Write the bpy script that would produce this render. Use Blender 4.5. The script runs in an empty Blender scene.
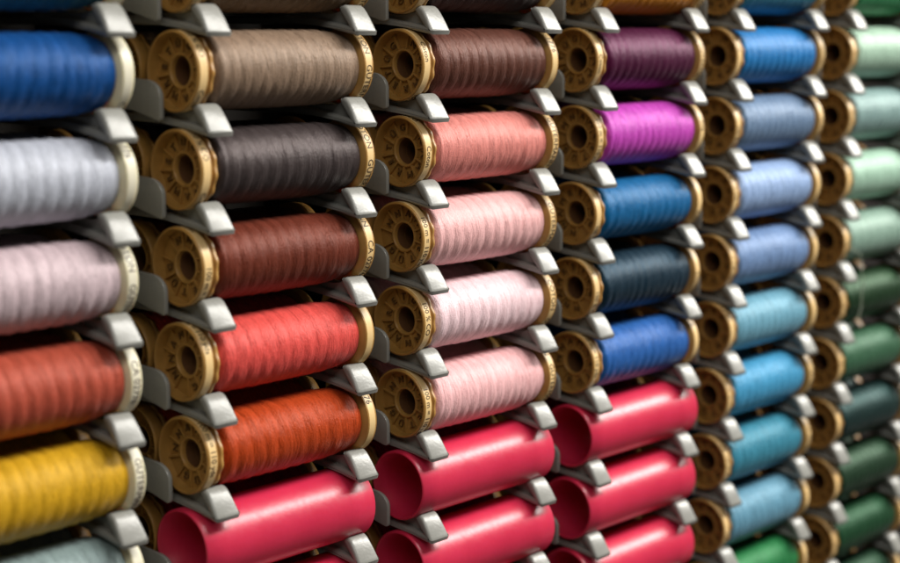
import bpy, bmesh, math, random
from mathutils import Vector, Matrix, noise
PI = math.pi
MM = 0.001
S = bpy.context.scene
COL = S.collection

# ------------------------------------------------------------------ camera
cam_d = bpy.data.cameras.new('camera')
cam = bpy.data.objects.new('camera', cam_d)
COL.objects.link(cam)
S.camera = cam
right = Vector((0.66709186, -0.74497086, 0.00261937))
up = Vector((0.11298854, 0.10465087, 0.98806973))
fwd = Vector((0.73635728, 0.65883731, -0.15398491))
m = Matrix((right, up, -fwd)).transposed().to_4x4()
m.translation = Vector((-210.02072, -341.367855, 4.857613)) * MM
cam.matrix_world = m
cam_d.sensor_width = 36
cam_d.lens = 67.946
cam_d.clip_start = 0.01
cam_d.clip_end = 50
cam_d.dof.use_dof = True
cam_d.dof.focus_distance = 0.508
cam_d.dof.aperture_fstop = 9.4
cam_d.dof.aperture_blades = 7

# ------------------------------------------------------------------ light: a shop's ceiling lamps, in front of and above the rack
world = bpy.data.worlds.new('World')
S.world = world
world.use_nodes = True
bg = world.node_tree.nodes['Background']
bg.inputs[0].default_value = (1.0, 0.93, 0.82, 1)
bg.inputs[1].default_value = 0.10

def area(name, loc, target, sx, sy, power, col):
    l = bpy.data.lights.new(name, 'AREA')
    l.shape = 'RECTANGLE'
    l.size, l.size_y = sx, sy
    l.energy = power
    l.color = col
    o = bpy.data.objects.new(name, l)
    COL.objects.link(o)
    o.location = loc
    z = (Vector(loc) - Vector(target)).normalized()
    x = Vector((1, 0, 0)); x = (x - z * x.dot(z)).normalized()
    y = z.cross(x)
    o.matrix_world = Matrix.Translation(loc) @ Matrix((x, y, z)).transposed().to_4x4()
    return o
area('ceiling_lamp', (0.95, -0.62, 0.80), (0.25, 0.0, -0.1), 1.9, 0.30, 41, (1.0, 0.97, 0.91))
area('ceiling_lamp', (-0.62, -0.85, 0.85), (0.10, 0.0, -0.1), 0.9, 0.40, 4.6, (1.0, 0.97, 0.92))
S.view_settings.view_transform = 'Standard'
S.view_settings.look = 'None'
S.view_settings.exposure = 0.0
S.view_settings.gamma = 1.0
try:
    S.cycles.use_denoising = True
    S.cycles.sample_clamp_indirect = 1.5
    S.cycles.caustics_reflective = False
    S.cycles.caustics_refractive = False
except Exception:
    pass

# ------------------------------------------------------------------ materials
def srgb(r, g, b):
    f = lambda c: (c / 255 / 12.92) if c / 255 <= 0.04045 else ((c / 255 + 0.055) / 1.055) ** 2.4
    return (f(r), f(g), f(b), 1)

def new_mat(name):
    mt = bpy.data.materials.new(name)
    mt.use_nodes = True
    nt = mt.node_tree
    return mt, nt, nt.nodes['Principled BSDF']

def N(nt, t, **kw):
    n = nt.nodes.new(t)
    for k, v in kw.items():
        setattr(n, k, v)
    return n

def plastic(name, c, rough=0.4, var=0.12, nscale=180, bump=0.15, spec=0.5, sss=0.0, c2=None):
    mt, nt, b = new_mat(name)
    tc = N(nt, 'ShaderNodeTexCoord')
    ns = N(nt, 'ShaderNodeTexNoise'); ns.inputs['Scale'].default_value = nscale; ns.inputs['Detail'].default_value = 5
    nt.links.new(tc.outputs['Object'], ns.inputs['Vector'])
    mx = N(nt, 'ShaderNodeMix', data_type='RGBA')
    mx.inputs['A'].default_value = tuple(x * (1 - var) for x in c[:3]) + (1,)
    mx.inputs['B'].default_value = c2 or (tuple(min(1, x * (1 + var)) for x in c[:3]) + (1,))
    nt.links.new(ns.outputs['Fac'], mx.inputs['Factor'])
    nt.links.new(mx.outputs['Result'], b.inputs['Base Color'])
    n2 = N(nt, 'ShaderNodeTexNoise'); n2.inputs['Scale'].default_value = nscale * 7; n2.inputs['Detail'].default_value = 4
    nt.links.new(tc.outputs['Object'], n2.inputs['Vector'])
    mr = N(nt, 'ShaderNodeMapRange'); mr.inputs['To Min'].default_value = rough - 0.08; mr.inputs['To Max'].default_value = rough + 0.1
    nt.links.new(n2.outputs['Fac'], mr.inputs['Value'])
    nt.links.new(mr.outputs['Result'], b.inputs['Roughness'])
    bp = N(nt, 'ShaderNodeBump'); bp.inputs['Strength'].default_value = bump; bp.inputs['Distance'].default_value = 0.0002
    nt.links.new(n2.outputs['Fac'], bp.inputs['Height'])
    nt.links.new(bp.outputs['Normal'], b.inputs['Normal'])
    b.inputs['Specular IOR Level'].default_value = spec
    if sss:
        b.inputs['Subsurface Weight'].default_value = sss
        b.inputs['Subsurface Radius'].default_value = (0.004, 0.002, 0.0006)
        b.inputs['Subsurface Scale'].default_value = 0.6
    return mt

M_CAP = plastic('amber_plastic', srgb(168, 126, 64), 0.42, 0.22, 320, 0.15, sss=0.12)
M_LABEL = plastic('printed_band', srgb(232, 198, 140), 0.42, 0.08, 200, 0.08)
M_LABELC = plastic('pale_printed_band', srgb(228, 222, 200), 0.42, 0.06, 200, 0.08)
M_CREAM = plastic('cream_plastic', srgb(222, 212, 178), 0.38, 0.10, 260, 0.12, sss=0.15)
M_INK = plastic('brown_ink', srgb(62, 40, 26), 0.6, 0.1)
M_MOULD = plastic('moulded_lettering', srgb(104, 74, 38), 0.5, 0.1)  # darker than the cap plastic: shading of the raised letters put into the colour
M_TUBE = plastic('red_plastic', srgb(196, 32, 68), 0.34, 0.07, 90, 0.2, c2=srgb(212, 50, 84), spec=0.6, sss=0.3)
M_RACK = plastic('grey_rack_plastic', srgb(138, 138, 133), 0.29, 0.16, 140, 0.25)
M_CORE = plastic('brown_core_plastic', srgb(104, 70, 42), 0.5, 0.15)
M_STRIP = plastic('dark_strip', srgb(58, 54, 50), 0.6, 0.1)
M_BACK = plastic('dark_backboard', srgb(26, 21, 19), 0.8, 0.2, 30, 0.3, spec=0.2)

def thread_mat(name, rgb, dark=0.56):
    c = srgb(*rgb)
    mt, nt, b = new_mat(name)
    uv = N(nt, 'ShaderNodeUVMap'); uv.uv_map = 'wind'
    sep = N(nt, 'ShaderNodeSeparateXYZ'); nt.links.new(uv.outputs['UV'], sep.inputs[0])
    oi = N(nt, 'ShaderNodeObjectInfo')
    def mth(op, a, bb=None):
        n = N(nt, 'ShaderNodeMath', operation=op)
        for i, v in enumerate((a, bb)):
            if v is None: continue
            if isinstance(v, (int, float)): n.inputs[i].default_value = v
            else: nt.links.new(v, n.inputs[i])
        return n.outputs[0]
    U, V = sep.outputs['X'], sep.outputs['Y']     # millimetres round and along the spool
    rnd = mth('MULTIPLY', oi.outputs['Random'], 57.0)
    def streak(slant, fx, fu, z):
        cb = N(nt, 'ShaderNodeCombineXYZ')
        nt.links.new(mth('MULTIPLY', mth('ADD', V, mth('MULTIPLY', U, slant)), fx), cb.inputs[0])
        nt.links.new(mth('MULTIPLY', U, fu), cb.inputs[1])
        nt.links.new(mth('ADD', rnd, z), cb.inputs[2])
        n = N(nt, 'ShaderNodeTexNoise'); n.inputs['Scale'].default_value = 1; n.inputs['Detail'].default_value = 2.5
        n.inputs['Roughness'].default_value = 0.65
        nt.links.new(cb.outputs[0], n.inputs['Vector'])
        return n.outputs['Fac']
    s1 = streak(0.06, 2.6, 0.28, 0.0)      # the turns of thread, leaning one way
    s2 = streak(-0.16, 2.3, 0.28, 9.0)     # and the other
    s3 = streak(0.03, 0.40, 0.035, 20.0)    # broad winding layers
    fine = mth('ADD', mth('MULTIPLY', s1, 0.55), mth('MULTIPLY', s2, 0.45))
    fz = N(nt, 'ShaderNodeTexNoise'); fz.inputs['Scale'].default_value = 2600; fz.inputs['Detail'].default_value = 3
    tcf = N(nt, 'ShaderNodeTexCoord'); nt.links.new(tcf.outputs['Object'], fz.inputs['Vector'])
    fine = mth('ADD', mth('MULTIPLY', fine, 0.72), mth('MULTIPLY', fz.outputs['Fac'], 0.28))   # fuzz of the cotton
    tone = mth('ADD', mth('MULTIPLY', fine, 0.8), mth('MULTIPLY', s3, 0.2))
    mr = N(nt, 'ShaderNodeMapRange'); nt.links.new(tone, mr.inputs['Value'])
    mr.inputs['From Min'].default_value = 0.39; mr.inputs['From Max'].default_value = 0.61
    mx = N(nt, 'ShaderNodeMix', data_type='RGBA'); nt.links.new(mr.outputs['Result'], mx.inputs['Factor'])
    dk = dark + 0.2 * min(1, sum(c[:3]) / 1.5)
    mx.inputs['A'].default_value = tuple(x * dk for x in c[:3]) + (1,)  # shade between the turns of thread, painted in as a darker colour
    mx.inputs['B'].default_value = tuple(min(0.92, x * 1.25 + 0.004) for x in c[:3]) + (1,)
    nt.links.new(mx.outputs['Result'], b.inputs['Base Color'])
    bp = N(nt, 'ShaderNodeBump'); bp.inputs['Strength'].default_value = 1.0; bp.inputs['Distance'].default_value = 0.0005
    nt.links.new(fine, bp.inputs['Height'])
    nt.links.new(bp.outputs['Normal'], b.inputs['Normal'])
    b.inputs['Roughness'].default_value = 0.40
    b.inputs['Specular IOR Level'].default_value = 0.36 + 0.3 * min(1, sum(c[:3]) / 1.2)
    b.inputs['Specular Tint'].default_value = tuple(min(1, 0.12 + 0.88 * (x / max(c[:3])) ** 0.8) for x in c[:3]) + (1,)
    b.inputs['Sheen Weight'].default_value = 0.12
    b.inputs['Sheen Roughness'].default_value = 0.4
    b.inputs['Sheen Tint'].default_value = tuple(min(1, x * 0.8 + 0.2) for x in c[:3]) + (1,)
    return mt

# ------------------------------------------------------------------ mesh helpers (all in millimetres, written out in metres)
def finish(bm, name, mat, smooth=True, sharp=35):
    bmesh.ops.recalc_face_normals(bm, faces=bm.faces)
    for f in bm.faces: f.smooth = smooth
    if smooth:
        for e in bm.edges:
            if len(e.link_faces) == 2 and e.calc_face_angle(0) > math.radians(sharp): e.smooth = False
    me = bpy.data.meshes.new(name)
    bm.to_mesh(me); bm.free()
    me.materials.append(mat)
    me.transform(Matrix.Scale(MM, 4))
    return me

def link(name, me, parent=None, loc=(0, 0, 0), rot=(0, 0, 0)):
    o = bpy.data.objects.new(name, me)
    COL.objects.link(o)
    o.parent = parent
    o.location = Vector(loc) * MM
    o.rotation_euler = rot
    return o

def lathe(prof, n=72, mod=None, closed=False):
    """profile of (x, r) turned round the X axis"""
    bm = bmesh.new()
    rings = []
    for i, (x, r) in enumerate(prof):
        ring = []
        for j in range(n):
            t = 2 * PI * j / n
            rr = r * (mod(i, t) if mod else 1)
            ring.append(bm.verts.new((x, rr * math.cos(t), rr * math.sin(t))))
        rings.append(ring)
    seq = list(zip(rings, rings[1:]))
    if closed: seq.append((rings[-1], rings[0]))
    for a, b in seq:
        for j in range(n):
            bm.faces.new((a[j], a[(j + 1) % n], b[(j + 1) % n], b[j]))
    return bm

def add_box(bm, x0, x1, y0, y1, z0, z1, mat=None):
    vs = [bm.verts.new((x, y, z)) for x in (x0, x1) for y in (y0, y1) for z in (z0, z1)]
    if mat is not None:
        for v in vs: v.co = mat @ v.co
    for q in ((0, 1, 3, 2), (4, 6, 7, 5), (0, 4, 5, 1), (2, 3, 7, 6), (0, 2, 6, 4), (1, 5, 7, 3)):
        bm.faces.new([vs[i] for i in q])

def add_prism(bm, pts, x0, x1):
    """closed (y, z) outline extruded along X"""
    a = [bm.verts.new((x0, y, z)) for y, z in pts]
    b = [bm.verts.new((x1, y, z)) for y, z in pts]
    n = len(pts)
    bm.faces.new(a); bm.faces.new(b[::-1])
    for i in range(n):
        bm.faces.new((a[i], b[i], b[(i + 1) % n], a[(i + 1) % n]))

def bevel_sharp(bm, w, seg=2, ang=40):
    bmesh.ops.recalc_face_normals(bm, faces=bm.faces)
    es = [e for e in bm.edges if len(e.link_faces) == 2 and e.calc_face_angle(0) > math.radians(ang)]
    bmesh.ops.bevel(bm, geom=es, offset=w, segments=seg, profile=0.5, affect='EDGES')

# ------------------------------------------------------------------ the spool's meshes
R_CAP = 10.8
LEN = 64.8
T0, T1 = 7.0, 61.0
def cap_mesh(name, mat, scallop=True):
    prof = [(4.6, 4.0), (3.2, 4.05), (2.95, 4.2), (2.85, 4.35), (2.85, 4.6), (2.95, 4.85), (3.3, 5.0), (3.9, 5.1),
            (3.75, 7.5), (3.6, 9.8), (1.0, 9.95), (0.12, 10.05), (0.0, 10.15), (0.0, 10.45), (0.12, 10.66), (0.4, R_CAP)]
    if scallop:
        prof += [(1.5, R_CAP), (3.3, R_CAP), (3.6, 10.7), (3.75, 10.45), (3.8, 9.7), (4.5, 9.7), (4.65, 10.1), (5.0, 10.42), (5.5, 10.42),
                 (5.95, 10.15), (6.15, 9.5), (6.9, 9.0), (7.6, 5.0), (7.6, 3.85)]
    else:
        prof += [(1.5, R_CAP), (3.2, R_CAP), (3.55, 10.7), (3.7, 10.4), (4.3, 9.6), (4.6, 8.0), (4.6, 3.85)]
    f = (lambda i, t: 1 + (0.024 * math.cos(13 * t) if 22 <= i <= 26 else 0)) if scallop else None
    bm = lathe(prof, 104, f)
    for k in range(10):
        a = 2 * PI * k / 10
        add_box(bm, 2.85, 4.1, -0.26, 0.26, 4.9, 9.9, Matrix.Rotation(a, 3, 'X'))
    return finish(bm, name, mat, True, 40)

def text_mesh(txt, size, mapf, name, mat, extrude=0.06):
    cu = bpy.data.curves.new('txt', 'FONT')
    cu.body = txt; cu.size = size; cu.extrude = extrude; cu.resolution_u = 3
    cu.align_x = 'CENTER'; cu.align_y = 'CENTER'
    ob = bpy.data.objects.new('txt', cu)
    COL.objects.link(ob)
    bpy.context.view_layer.update()
    me = bpy.data.meshes.new_from_object(ob.evaluated_get(bpy.context.evaluated_depsgraph_get()))
    bpy.data.objects.remove(ob); bpy.data.curves.remove(cu)
    bm = bmesh.new(); bm.from_mesh(me); bpy.data.meshes.remove(me)
    for v in bm.verts: v.co = Vector(mapf(*v.co))
    return bm

def merge(bms):
    out = bmesh.new()
    for b in bms:
        me = bpy.data.meshes.new('t'); b.to_mesh(me); b.free()
        out.from_mesh(me); bpy.data.meshes.remove(me)
    return out

def band_lettering(txts, xc, size):
    """words printed round the rim, read downwards: letter tops towards +X"""
    parts = []
    for txt, a0 in txts:
        def mp(px, py, pz, a0=a0):
            r = R_CAP + 0.05 + pz
            t = a0 + px / R_CAP                   # t = 0 faces the front (-Y), grows downwards
            return (xc + py, -r * math.cos(t), -r * math.sin(t))
        parts.append(text_mesh(txt, size, mp, 'x', M_INK, 0.04))
    return finish(merge(parts), 'band_lettering', M_INK, False)

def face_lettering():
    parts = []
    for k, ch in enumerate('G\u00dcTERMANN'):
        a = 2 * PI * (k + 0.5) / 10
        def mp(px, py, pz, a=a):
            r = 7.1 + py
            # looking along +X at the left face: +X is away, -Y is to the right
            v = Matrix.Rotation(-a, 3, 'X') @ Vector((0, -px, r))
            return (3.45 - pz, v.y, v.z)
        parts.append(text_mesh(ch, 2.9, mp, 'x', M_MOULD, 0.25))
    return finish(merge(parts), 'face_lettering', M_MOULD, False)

def thread_mesh(seed, full=1.0):
    rng = random.Random(seed)
    nx, nt = 230, 132
    L = T1 - T0
    ph = [rng.uniform(0, 6.28) for _ in range(8)]
    bm = bmesh.new()
    uvl = bm.loops.layers.uv.new('wind')
    rings = []
    pitch = rng.uniform(4.1, 4.9)
    for i in range(nx + 1):
        s = i / nx; x = s * L
        # shouldered body: steep at the near cap, longer taper towards the far one
        r = 10.25 * full + 0.35 * math.sin(PI * s)
        r -= 1.7 * max(0, 1 - x / 2.2) ** 2
        e = max(0, (x - (L - 11.5)) / 11.5)
        r -= 1.15 * e ** 1.7 + (1.2 * max(0, (x - L + 1.2) / 1.2) ** 2)
        ring = []
        for j in range(nt):
            t = 2 * PI * j / nt
            w = noise.noise(Vector((x * 0.12, math.cos(t) * 0.9 + seed * 3.1, math.sin(t) * 0.9)))
            p1 = x / pitch + t / (2 * PI) + 0.25 * math.sin(t + ph[0]) + 0.22 * w
            p2 = x / pitch - t / (2 * PI) + 0.30 * math.sin(t + ph[1]) - 0.45 * w + 0.37
            f1 = p1 % 1; f2 = p2 % 1
            h = (0.25 + 0.12 * w) * math.sin(PI * f1) ** 1.1 + 0.10 * math.sin(PI * f2) ** 2
            h += 0.06 * noise.noise(Vector((x * 1.1, math.cos(t) * 2 + ph[2], math.sin(t) * 2)))
            h += 0.05 * noise.noise(Vector((x * 3.2 + t * 0.9, math.cos(t) * 2 + ph[3], math.sin(t) * 2)))
            rr = r + h - 0.2
            ring.append(bm.verts.new((x, rr * math.cos(t), rr * math.sin(t))))
        rings.append(ring)
    for i in range(nx):
        for j in range(nt):
            k = (j + 1) % nt
            f = bm.faces.new((rings[i][j], rings[i][k], rings[i + 1][k], rings[i + 1][j]))
            for lp, (a, b) in zip(f.loops, ((i, j), (i, j + 1), (i + 1, j + 1), (i + 1, j))):
                lp[uvl].uv = (b / nt * 66.0, a / nx * L)
    for q in range(420):                                    # stray fibres standing off the wound thread
        x = rng.uniform(1, L - 1.5); t = rng.uniform(0, 2 * PI); ln = rng.uniform(0.8, 3.2); lift = rng.uniform(0.15, 0.8)
        dx = rng.uniform(-0.6, 0.6) * ln
        r0 = 10.35 * full - 1.1 * max(0, (x - (L - 11.5)) / 11.5) ** 1.7
        prev = None
        for k in range(5):
            u = k / 4
            rr = r0 + lift * math.sin(PI * u * rng.uniform(0.6, 0.95)); tt = t + u * ln / 10; xx = x + dx * u
            c0 = Vector((xx, rr * math.cos(tt), rr * math.sin(tt)))
            vs = [bm.verts.new(c0 + Vector((0.022 * math.cos(a), 0.022 * math.sin(a) * math.sin(tt), 0.022 * math.sin(a)))) for a in (0, 2.1, 4.2)]
            if prev:
                for z in range(3): bm.faces.new((prev[z], prev[(z + 1) % 3], vs[(z + 1) % 3], vs[z]))
            prev = vs
    return finish(bm, 'thread', M_INK, True, 80)

ME_CAP = cap_mesh('near_cap', M_CAP, True)
ME_CAPC = cap_mesh('near_cap', M_CREAM, True)
ME_FAR = cap_mesh('far_cap', M_CAP, False)
ME_FARC = cap_mesh('far_cap', M_CREAM, False)
def rim_label(mat, xa, xb):
    return finish(lathe([(xa, R_CAP - 0.05), (xa, R_CAP + 0.03), (xb, R_CAP + 0.03), (xb, R_CAP - 0.05)], 104, closed=True), 'rim_label', mat)
ME_LAB = [rim_label(m_, 0.75, 3.15) for m_ in (M_LABEL, M_LABELC)]
ME_CORE = finish(lathe([(4.4, 3.9), (LEN - 4.4, 3.9), (LEN - 4.4, 4.6), (4.4, 4.6)], 40, closed=True), 'core', M_CORE)
ME_BAND_N = band_lettering([('Coton', 0.0), ('100 m = 110 yds', 2.1), ('100 % CO', -1.6)], 1.95, 2.5)
ME_BAND_F = [band_lettering([('G\u00dcTERMANN', 0.0), (s, 1.75), ('COTON', -1.6)], -1.95, 2.9) for s in ('CA 02776', '1776', '776')]
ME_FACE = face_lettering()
ME_THREAD = [thread_mesh(s, f) for s, f in ((1, 1.0), (2, 0.985), (3, 1.01), (4, 0.995), (5, 0.975), (6, 1.005))]

def tag(o, label=None, cat=None, group=None, kind=None):
    if label: o['label'] = label
    if cat: o['category'] = cat
    if group: o['group'] = group
    if kind: o['kind'] = kind

# ------------------------------------------------------------------ layout (millimetres)
PITCH, ROW = 85.477, 26.0
X0, Y0, Z0 = -9.6, 12.4, -9.4
rng = random.Random(11)

def make_spool(loc, rgb, label, group, cream=False, variant=None, roll=None, nroll=0.0, word=None, full_detail=True):
    t = bpy.data.objects.new('thread_spool', None)
    COL.objects.link(t)
    t.empty_display_size = 0.01
    t.location = Vector(loc) * MM
    t.rotation_euler = (rng.uniform(0, 2 * PI) if roll is None else roll, 0, 0)
    tag(t, label, 'thread spool', group)
    v = rng.randrange(len(ME_THREAD)) if variant is None else variant
    th = link('thread', ME_THREAD[v], t, (T0, 0, 0), (rng.uniform(0, 6.28), 0, 0))
    th.material_slots[0].link = 'OBJECT'
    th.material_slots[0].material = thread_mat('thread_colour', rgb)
    near = link('end_cap', ME_CAPC if cream else ME_CAP, t)
    near.rotation_euler.x = nroll
    far = link('end_cap', ME_FARC if cream else ME_FAR, t, (LEN, 0, 0))
    far.scale = (-1, 1, 1)
    link('core', ME_CORE, t)
    if full_detail:
        link('rim_label', ME_LAB[1 if cream else 0], near)
        link('rim_label', ME_LAB[1 if cream else 0], far)
        link('rim_lettering', ME_BAND_N, near)
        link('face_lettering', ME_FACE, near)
        fl = link('rim_lettering', ME_BAND_F[rng.randrange(3) if word is None else word], far)
        fl.scale = (-1, 1, 1)
    return t

def tube_mesh():
    n = 96
    L = 65.0; R = 11.0; r = 10.1
    prof = [(0.25, r), (0.0, r + 0.25), (0.0, R - 0.35), (0.35, R), (8, R), (30, R), (55, R), (L - 0.35, R), (L, R - 0.35), (L, r + 0.25), (L - 0.25, r)]
    bm = lathe(prof, n, closed=True)
    return finish(bm, 'plastic_tube', M_TUBE, True, 50)
ME_TUBE = tube_mesh()

# colour (as seen in the photograph's light), name used in the label
COLS = {
 0: {-1: ((40, 96, 112), 'deep teal'), 0: ((12, 68, 130), 'strong royal blue'), 1: ((176, 180, 192), 'silvery lavender grey'), 2: ((190, 170, 176), 'dusty pinkish grey'),
     3: ((164, 72, 54), 'terracotta'), 4: ((196, 150, 28), 'mustard yellow'), 5: ((128, 146, 146), 'grey green')},
 1: {-1: ((104, 84, 62), 'olive brown'), 0: ((132, 110, 92), 'taupe beige'), 1: ((54, 46, 46), 'charcoal grey'), 2: ((98, 42, 28), 'chestnut brown'),
     3: ((210, 76, 70), 'coral red'), 4: ((170, 60, 20), 'rust orange'), 5: 'tube', 6: 'tube'},
 2: {-1: ((52, 40, 40), 'near black brown'), 0: ((84, 48, 38), 'cocoa brown'), 1: ((208, 126, 118), 'salmon pink'), 2: ((230, 174, 174), 'rose pink'),
     3: ((240, 198, 204), 'pale blush pink'), 4: ((236, 176, 178), 'candy pink'), 5: 'tube', 6: 'tube', 7: 'tube'},
 3: {-1: ((206, 130, 30), 'golden orange'), 0: ((66, 12, 46), 'plum purple'), 1: ((182, 64, 172), 'bright magenta'), 2: ((14, 92, 144), 'cerulean blue'),
     3: ((14, 36, 50), 'dark petrol blue'), 4: ((38, 92, 164), 'cobalt blue'), 5: 'tube', 6: 'tube', 7: 'tube', 8: 'tube'},
 4: {-1: ((40, 110, 136), 'teal blue'), 0: ((28, 112, 176), 'vivid azure blue'), 1: ((98, 122, 152), 'slate blue'), 2: ((136, 162, 202), 'periwinkle blue'),
     3: ((106, 134, 176), 'denim blue'), 4: ((102, 154, 176), 'light aqua blue'), 5: ((62, 142, 184), 'sky blue'), 6: ((54, 126, 150), 'turquoise blue'),
     7: ((94, 142, 166), 'dusty grey blue'), 8: ((34, 112, 62), 'emerald green')},
 5: {-1: ((46, 124, 80), 'leaf green'), 0: ((156, 186, 166), 'pale mint'), 1: ((122, 150, 148), 'grey teal'), 2: ((152, 186, 166), 'light mint green'),
     3: ((126, 154, 140), 'soft sage green'), 4: ((16, 42, 20), 'dark forest green'), 5: ((50, 88, 64), 'medium fern green'), 6: ((12, 34, 33), 'dark teal green'),
     7: ((20, 44, 27), 'dark moss green'), 8: ((18, 56, 32), 'bottle green'), 9: ((32, 60, 42), 'muted green')},
}
COLNAME = ['leftmost', 'second', 'third', 'fourth', 'fifth', 'rightmost']
ORD = {0: 'topmost', 1: 'second', 2: 'third', 3: 'fourth'}
SKIP_BACK = set()
ROLLS = {(1, 0): dict(roll=0.75, word=1), (1, 1): dict(roll=0.85, word=1), (1, 2): dict(roll=-1.4, word=0), (1, 4): dict(roll=-2.45, word=2),
         (2, 0): dict(roll=-2.3, word=1, nroll=1.9), (2, 4): dict(roll=0.4, word=0, nroll=-2.3), (3, 0): dict(nroll=-0.2, roll=0.3),
         (2, 2): dict(nroll=-2.2, roll=0.2), (2, 1): dict(nroll=0.1, roll=0.0), (1, 3): dict(roll=-3.2, word=1), (0, 4): dict(roll=0.3, word=1),
         (0, 2): dict(roll=0.9, word=1), (0, 3): dict(roll=-1.7, word=0), (2, 5): {}}

wall_bm = bmesh.new()
add_box(wall_bm, -330, 900, 84, 92, -420, 150)
add_box(wall_bm, -330, 900, 20, 83.9, 46, 52)  # unseen overhang, added to keep lamp light from above out of the gaps
wall = link('wall', finish(wall_bm, 'wall', M_BACK, False))
tag(wall, kind='structure')

for c in range(6):
    rows = COLS[c]
    for i in sorted(rows):
        v = rows[i]
        loc = (c * PITCH + X0 + rng.uniform(-0.5, 0.5), Y0, -i * ROW + Z0)
        back = (loc[0] + rng.uniform(-1.2, 1.2), Y0 + 22.6, loc[2])
        if v == 'tube':
            first = min(k for k in rows if rows[k] == 'tube')
            cn = COLNAME[c]
            o = link('plastic_tube', ME_TUBE, None, loc, (0, 0, 0))
            place = ['directly under the %s spool' % rows[first - 1][1], 'second below the %s spool' % rows[first - 1][1],
                     'third below the %s spool' % rows[first - 1][1], 'fourth below the %s spool' % rows[first - 1][1]][i - first]
            tag(o, 'hollow red plastic tube %s' % place, 'plastic tube', 'empty red tubes in the lower rack slots')
            if (c, i) not in SKIP_BACK:
                make_spool(back, (150, 24, 48), 'crimson spool hidden in the dark behind the red tube %s' % place, 'spools waiting behind the front ones', full_detail=False)
            continue
        rgb, nm = v
        below = rows.get(i + 1)
        above = rows.get(i - 1)
        if i == -1:
            lab = '%s thread spool cut by the top edge, above the %s one' % (nm, below[1])
        elif below == 'tube':
            lab = '%s thread spool resting above the red tubes, below the %s one' % (nm, above[1])
        elif below is None:
            lab = '%s thread spool cut by the bottom edge, below the %s one' % (nm, above[1])
        else:
            lab = '%s thread spool between the %s and %s ones' % (nm, above[1], below[1])
        make_spool(loc, rgb, lab, 'thread spools in the front of the rack', cream=(c == 0), **ROLLS.get((c, i), {}))
        if (c, i) not in SKIP_BACK:
            make_spool(back, rgb, '%s spool half hidden behind the front %s spool' % (nm, nm), 'spools waiting behind the front ones', full_detail=False)

# ------------------------------------------------------------------ the rack's uprights with their clips
def clip_mesh():
    """one holder: a lip that curls up at the front, a web behind it and a rail running back; local X 0..6, at row tip z = 0"""
    bm = bmesh.new()
    lip_out = [(0.1, -0.1), (-0.25, 0.65), (0.35, 1.6), (1.05, 3.0), (1.95, 4.6), (3.0, 6.2), (3.9, 7.3), (4.9, 8.0), (5.8, 8.15)]
    lip_in = [(7.2, 7.6), (7.2, 6.8), (6.4, 5.7), (5.0, 4.2), (3.9, 2.9), (3.3, 2.3)]
    under = [(10, 3.3), (18, 4.6), (30, 5.2), (72, 5.2)]
    low = [(72, 2.6), (30, 2.6), (18, 2.5), (10, 1.3), (4, 0.25), (1.5, -0.15)]
    # curled strip: lip + bottom flange
    add_prism(bm, lip_out + lip_in + under + low, 0.0, 8.2)
    for v in bm.verts:
        if v.co.x > 4 and v.co.y < 9:
            k = min(1, max(0, v.co.z / 8.0))
            v.co.x += 0.6 * (1 - k) ** 2 - 0.5 * k ** 2
        elif v.co.x < 4 and v.co.y < 9:
            v.co.x += 0.35 * min(1, max(0, v.co.z / 8.0)) ** 3
    bevel_sharp(bm, 1.05, 4, 35)
    # web set back from both edges
    b2 = bmesh.new()
    web = [(1.9, 1.4), (2.2, 3.6), (4.9, 6.9), (7.3, 7.2), (9.2, 6.35), (12.4, 5.75), (20, 5.8), (72, 5.8), (72, 3.2), (18, 3.2), (10, 2.0), (4, 1.1)]
    add_prism(b2, web, 2.4, 5.8)
    bevel_sharp(b2, 0.2, 1, 35)
    return finish(merge([bm, b2]), 'clip', M_RACK, True, 30)

def fin_mesh():
    """rounded side guard; local at row tip z = 0"""
    bm = bmesh.new()
    pts = []
    yf, zt, zb = 14.0, 14.2, 3.4
    for k in range(9):
        a = k / 8 * PI / 2
        pts.append((yf + 6.0 - 6.0 * math.cos(a), zt - 4.5 + 4.5 * math.sin(a)))
    pts += [(70, zt + 3), (70, zb + 3.6), (26, zb + 2.6), (yf + 1.2, zb + 0.1), (yf + 0.3, zb + 0.3), (yf, zb + 1.0)]
    add_prism(bm, pts, -0.7, 0.7)
    bevel_sharp(bm, 0.3, 2, 40)
    return finish(bm, 'side_guard', M_RACK, True, 30)

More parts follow.
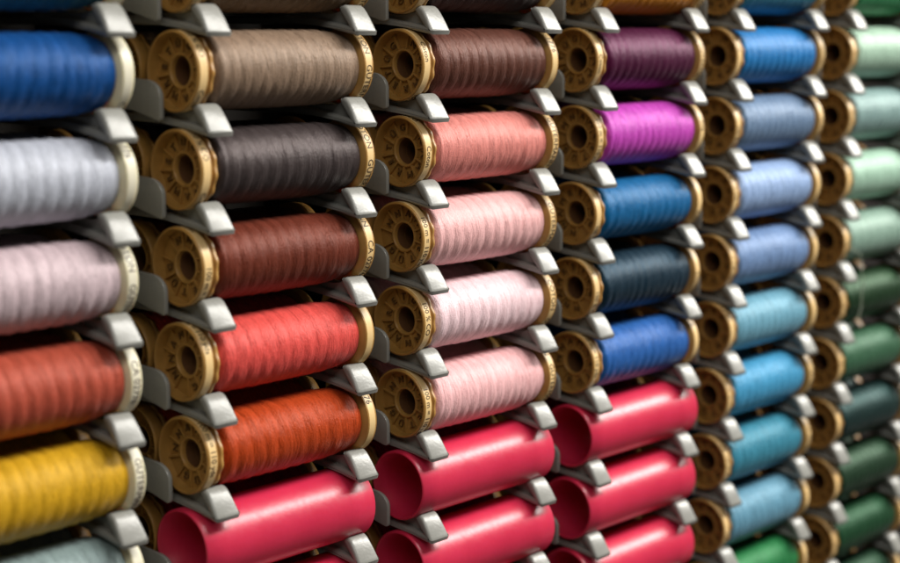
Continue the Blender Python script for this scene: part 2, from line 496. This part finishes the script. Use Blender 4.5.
ME_CLIP = clip_mesh()
ME_FIN = fin_mesh()
XL, XR = -8.0, 46.2
COLDESC = ['left of the blue and mustard spools', 'between the mustard column and the coral column',
           'between the coral column and the pink column', 'between the pink column and the magenta column',
           'between the magenta column and the sky blue column', 'between the sky blue column and the mint column',
           'right of the mint and forest green spools']
TIPS = {0: (-1, 6), 1: (-1, 7), 2: (-1, 8), 3: (-1, 9), 4: (-1, 9), 5: (-1, 10), 6: (-1, 10)}
for d in range(7):
    xm = (d - 1) * PITCH + X0 + LEN      # right end of the spools to its left
    xn = d * PITCH + X0                  # left end of the spools to its right
    up_ = bpy.data.objects.new('rack_upright', None)
    COL.objects.link(up_)
    base_z = -10 * ROW - 30
    up_.location = Vector(((xm + xn) / 2, 78, base_z)) * MM
    tag(up_, 'grey plastic rack upright with curled clips, %s' % COLDESC[d], 'rack', 'uprights of the spool rack')
    ox = Vector(((xm + xn) / 2, 78, base_z))
    bm = bmesh.new()
    wv = (xn - xm) / 2
    add_box(bm, -wv + 2, wv - 2, -8, 5.6, 0, 10 * ROW + 30 + 60)
    bevel_sharp(bm, 0.8, 2)
    link('back_strip', finish(bm, 'back_strip', M_STRIP, True, 30), up_)
    lo, hi = TIPS[d]
    for i in range(lo, hi + 1):
        z = -i * ROW
        if d > 0:
            link('clip', ME_CLIP, up_, Vector(((d - 1) * PITCH + XR, 0, z)) - ox)
            if i > lo: link('side_guard', ME_FIN, up_, Vector((xm + 2.4, 0, z)) - ox)
        if d < 6:
            link('clip', ME_CLIP, up_, Vector((d * PITCH + XL, 0, z)) - ox)
            if i > lo: link('side_guard', ME_FIN, up_, Vector((xn - 2.4, 0, z)) - ox)
        
# ------------------------------------------------------------------ a loose end of pale thread hanging in the green column
def strand(name, pts, r, mat):
    bm = bmesh.new()
    rings = []
    for k, p in enumerate(pts):
        p = Vector(p)
        d = (Vector(pts[min(k + 1, len(pts) - 1)]) - Vector(pts[max(k - 1, 0)])).normalized()
        a = d.orthogonal().normalized(); b = d.cross(a)
        rings.append([bm.verts.new(p + r * (a * math.cos(t) + b * math.sin(t))) for t in [2 * PI * q / 6 for q in range(6)]])
    for u, v in zip(rings, rings[1:]):
        for q in range(6): bm.faces.new((u[q], u[(q + 1) % 6], v[(q + 1) % 6], v[q]))
    bm.faces.new(rings[0]); bm.faces.new(rings[-1][::-1])
    return link(name, finish(bm, name, mat))
M_STR = plastic('pale_cotton', srgb(178, 190, 172), 0.8, 0.1)
pts = []
for k in range(26):
    s = k / 25
    pts.append((5 * PITCH - 0.6 + 2.0 * math.sin(s * 3.1) + 0.4 * math.sin(s * 17), -1.0 - 0.8 * math.sin(s * 2.5), -3.55 * ROW - s * 27))
pts = [(5 * PITCH - 3, 8, -3.42 * ROW), (5 * PITCH - 2, 3, -3.46 * ROW)] + pts
st = strand('loose_thread', pts, 0.16, M_STR)
tag(st, 'loose pale thread end dangling beside the dark forest green spool', 'thread')
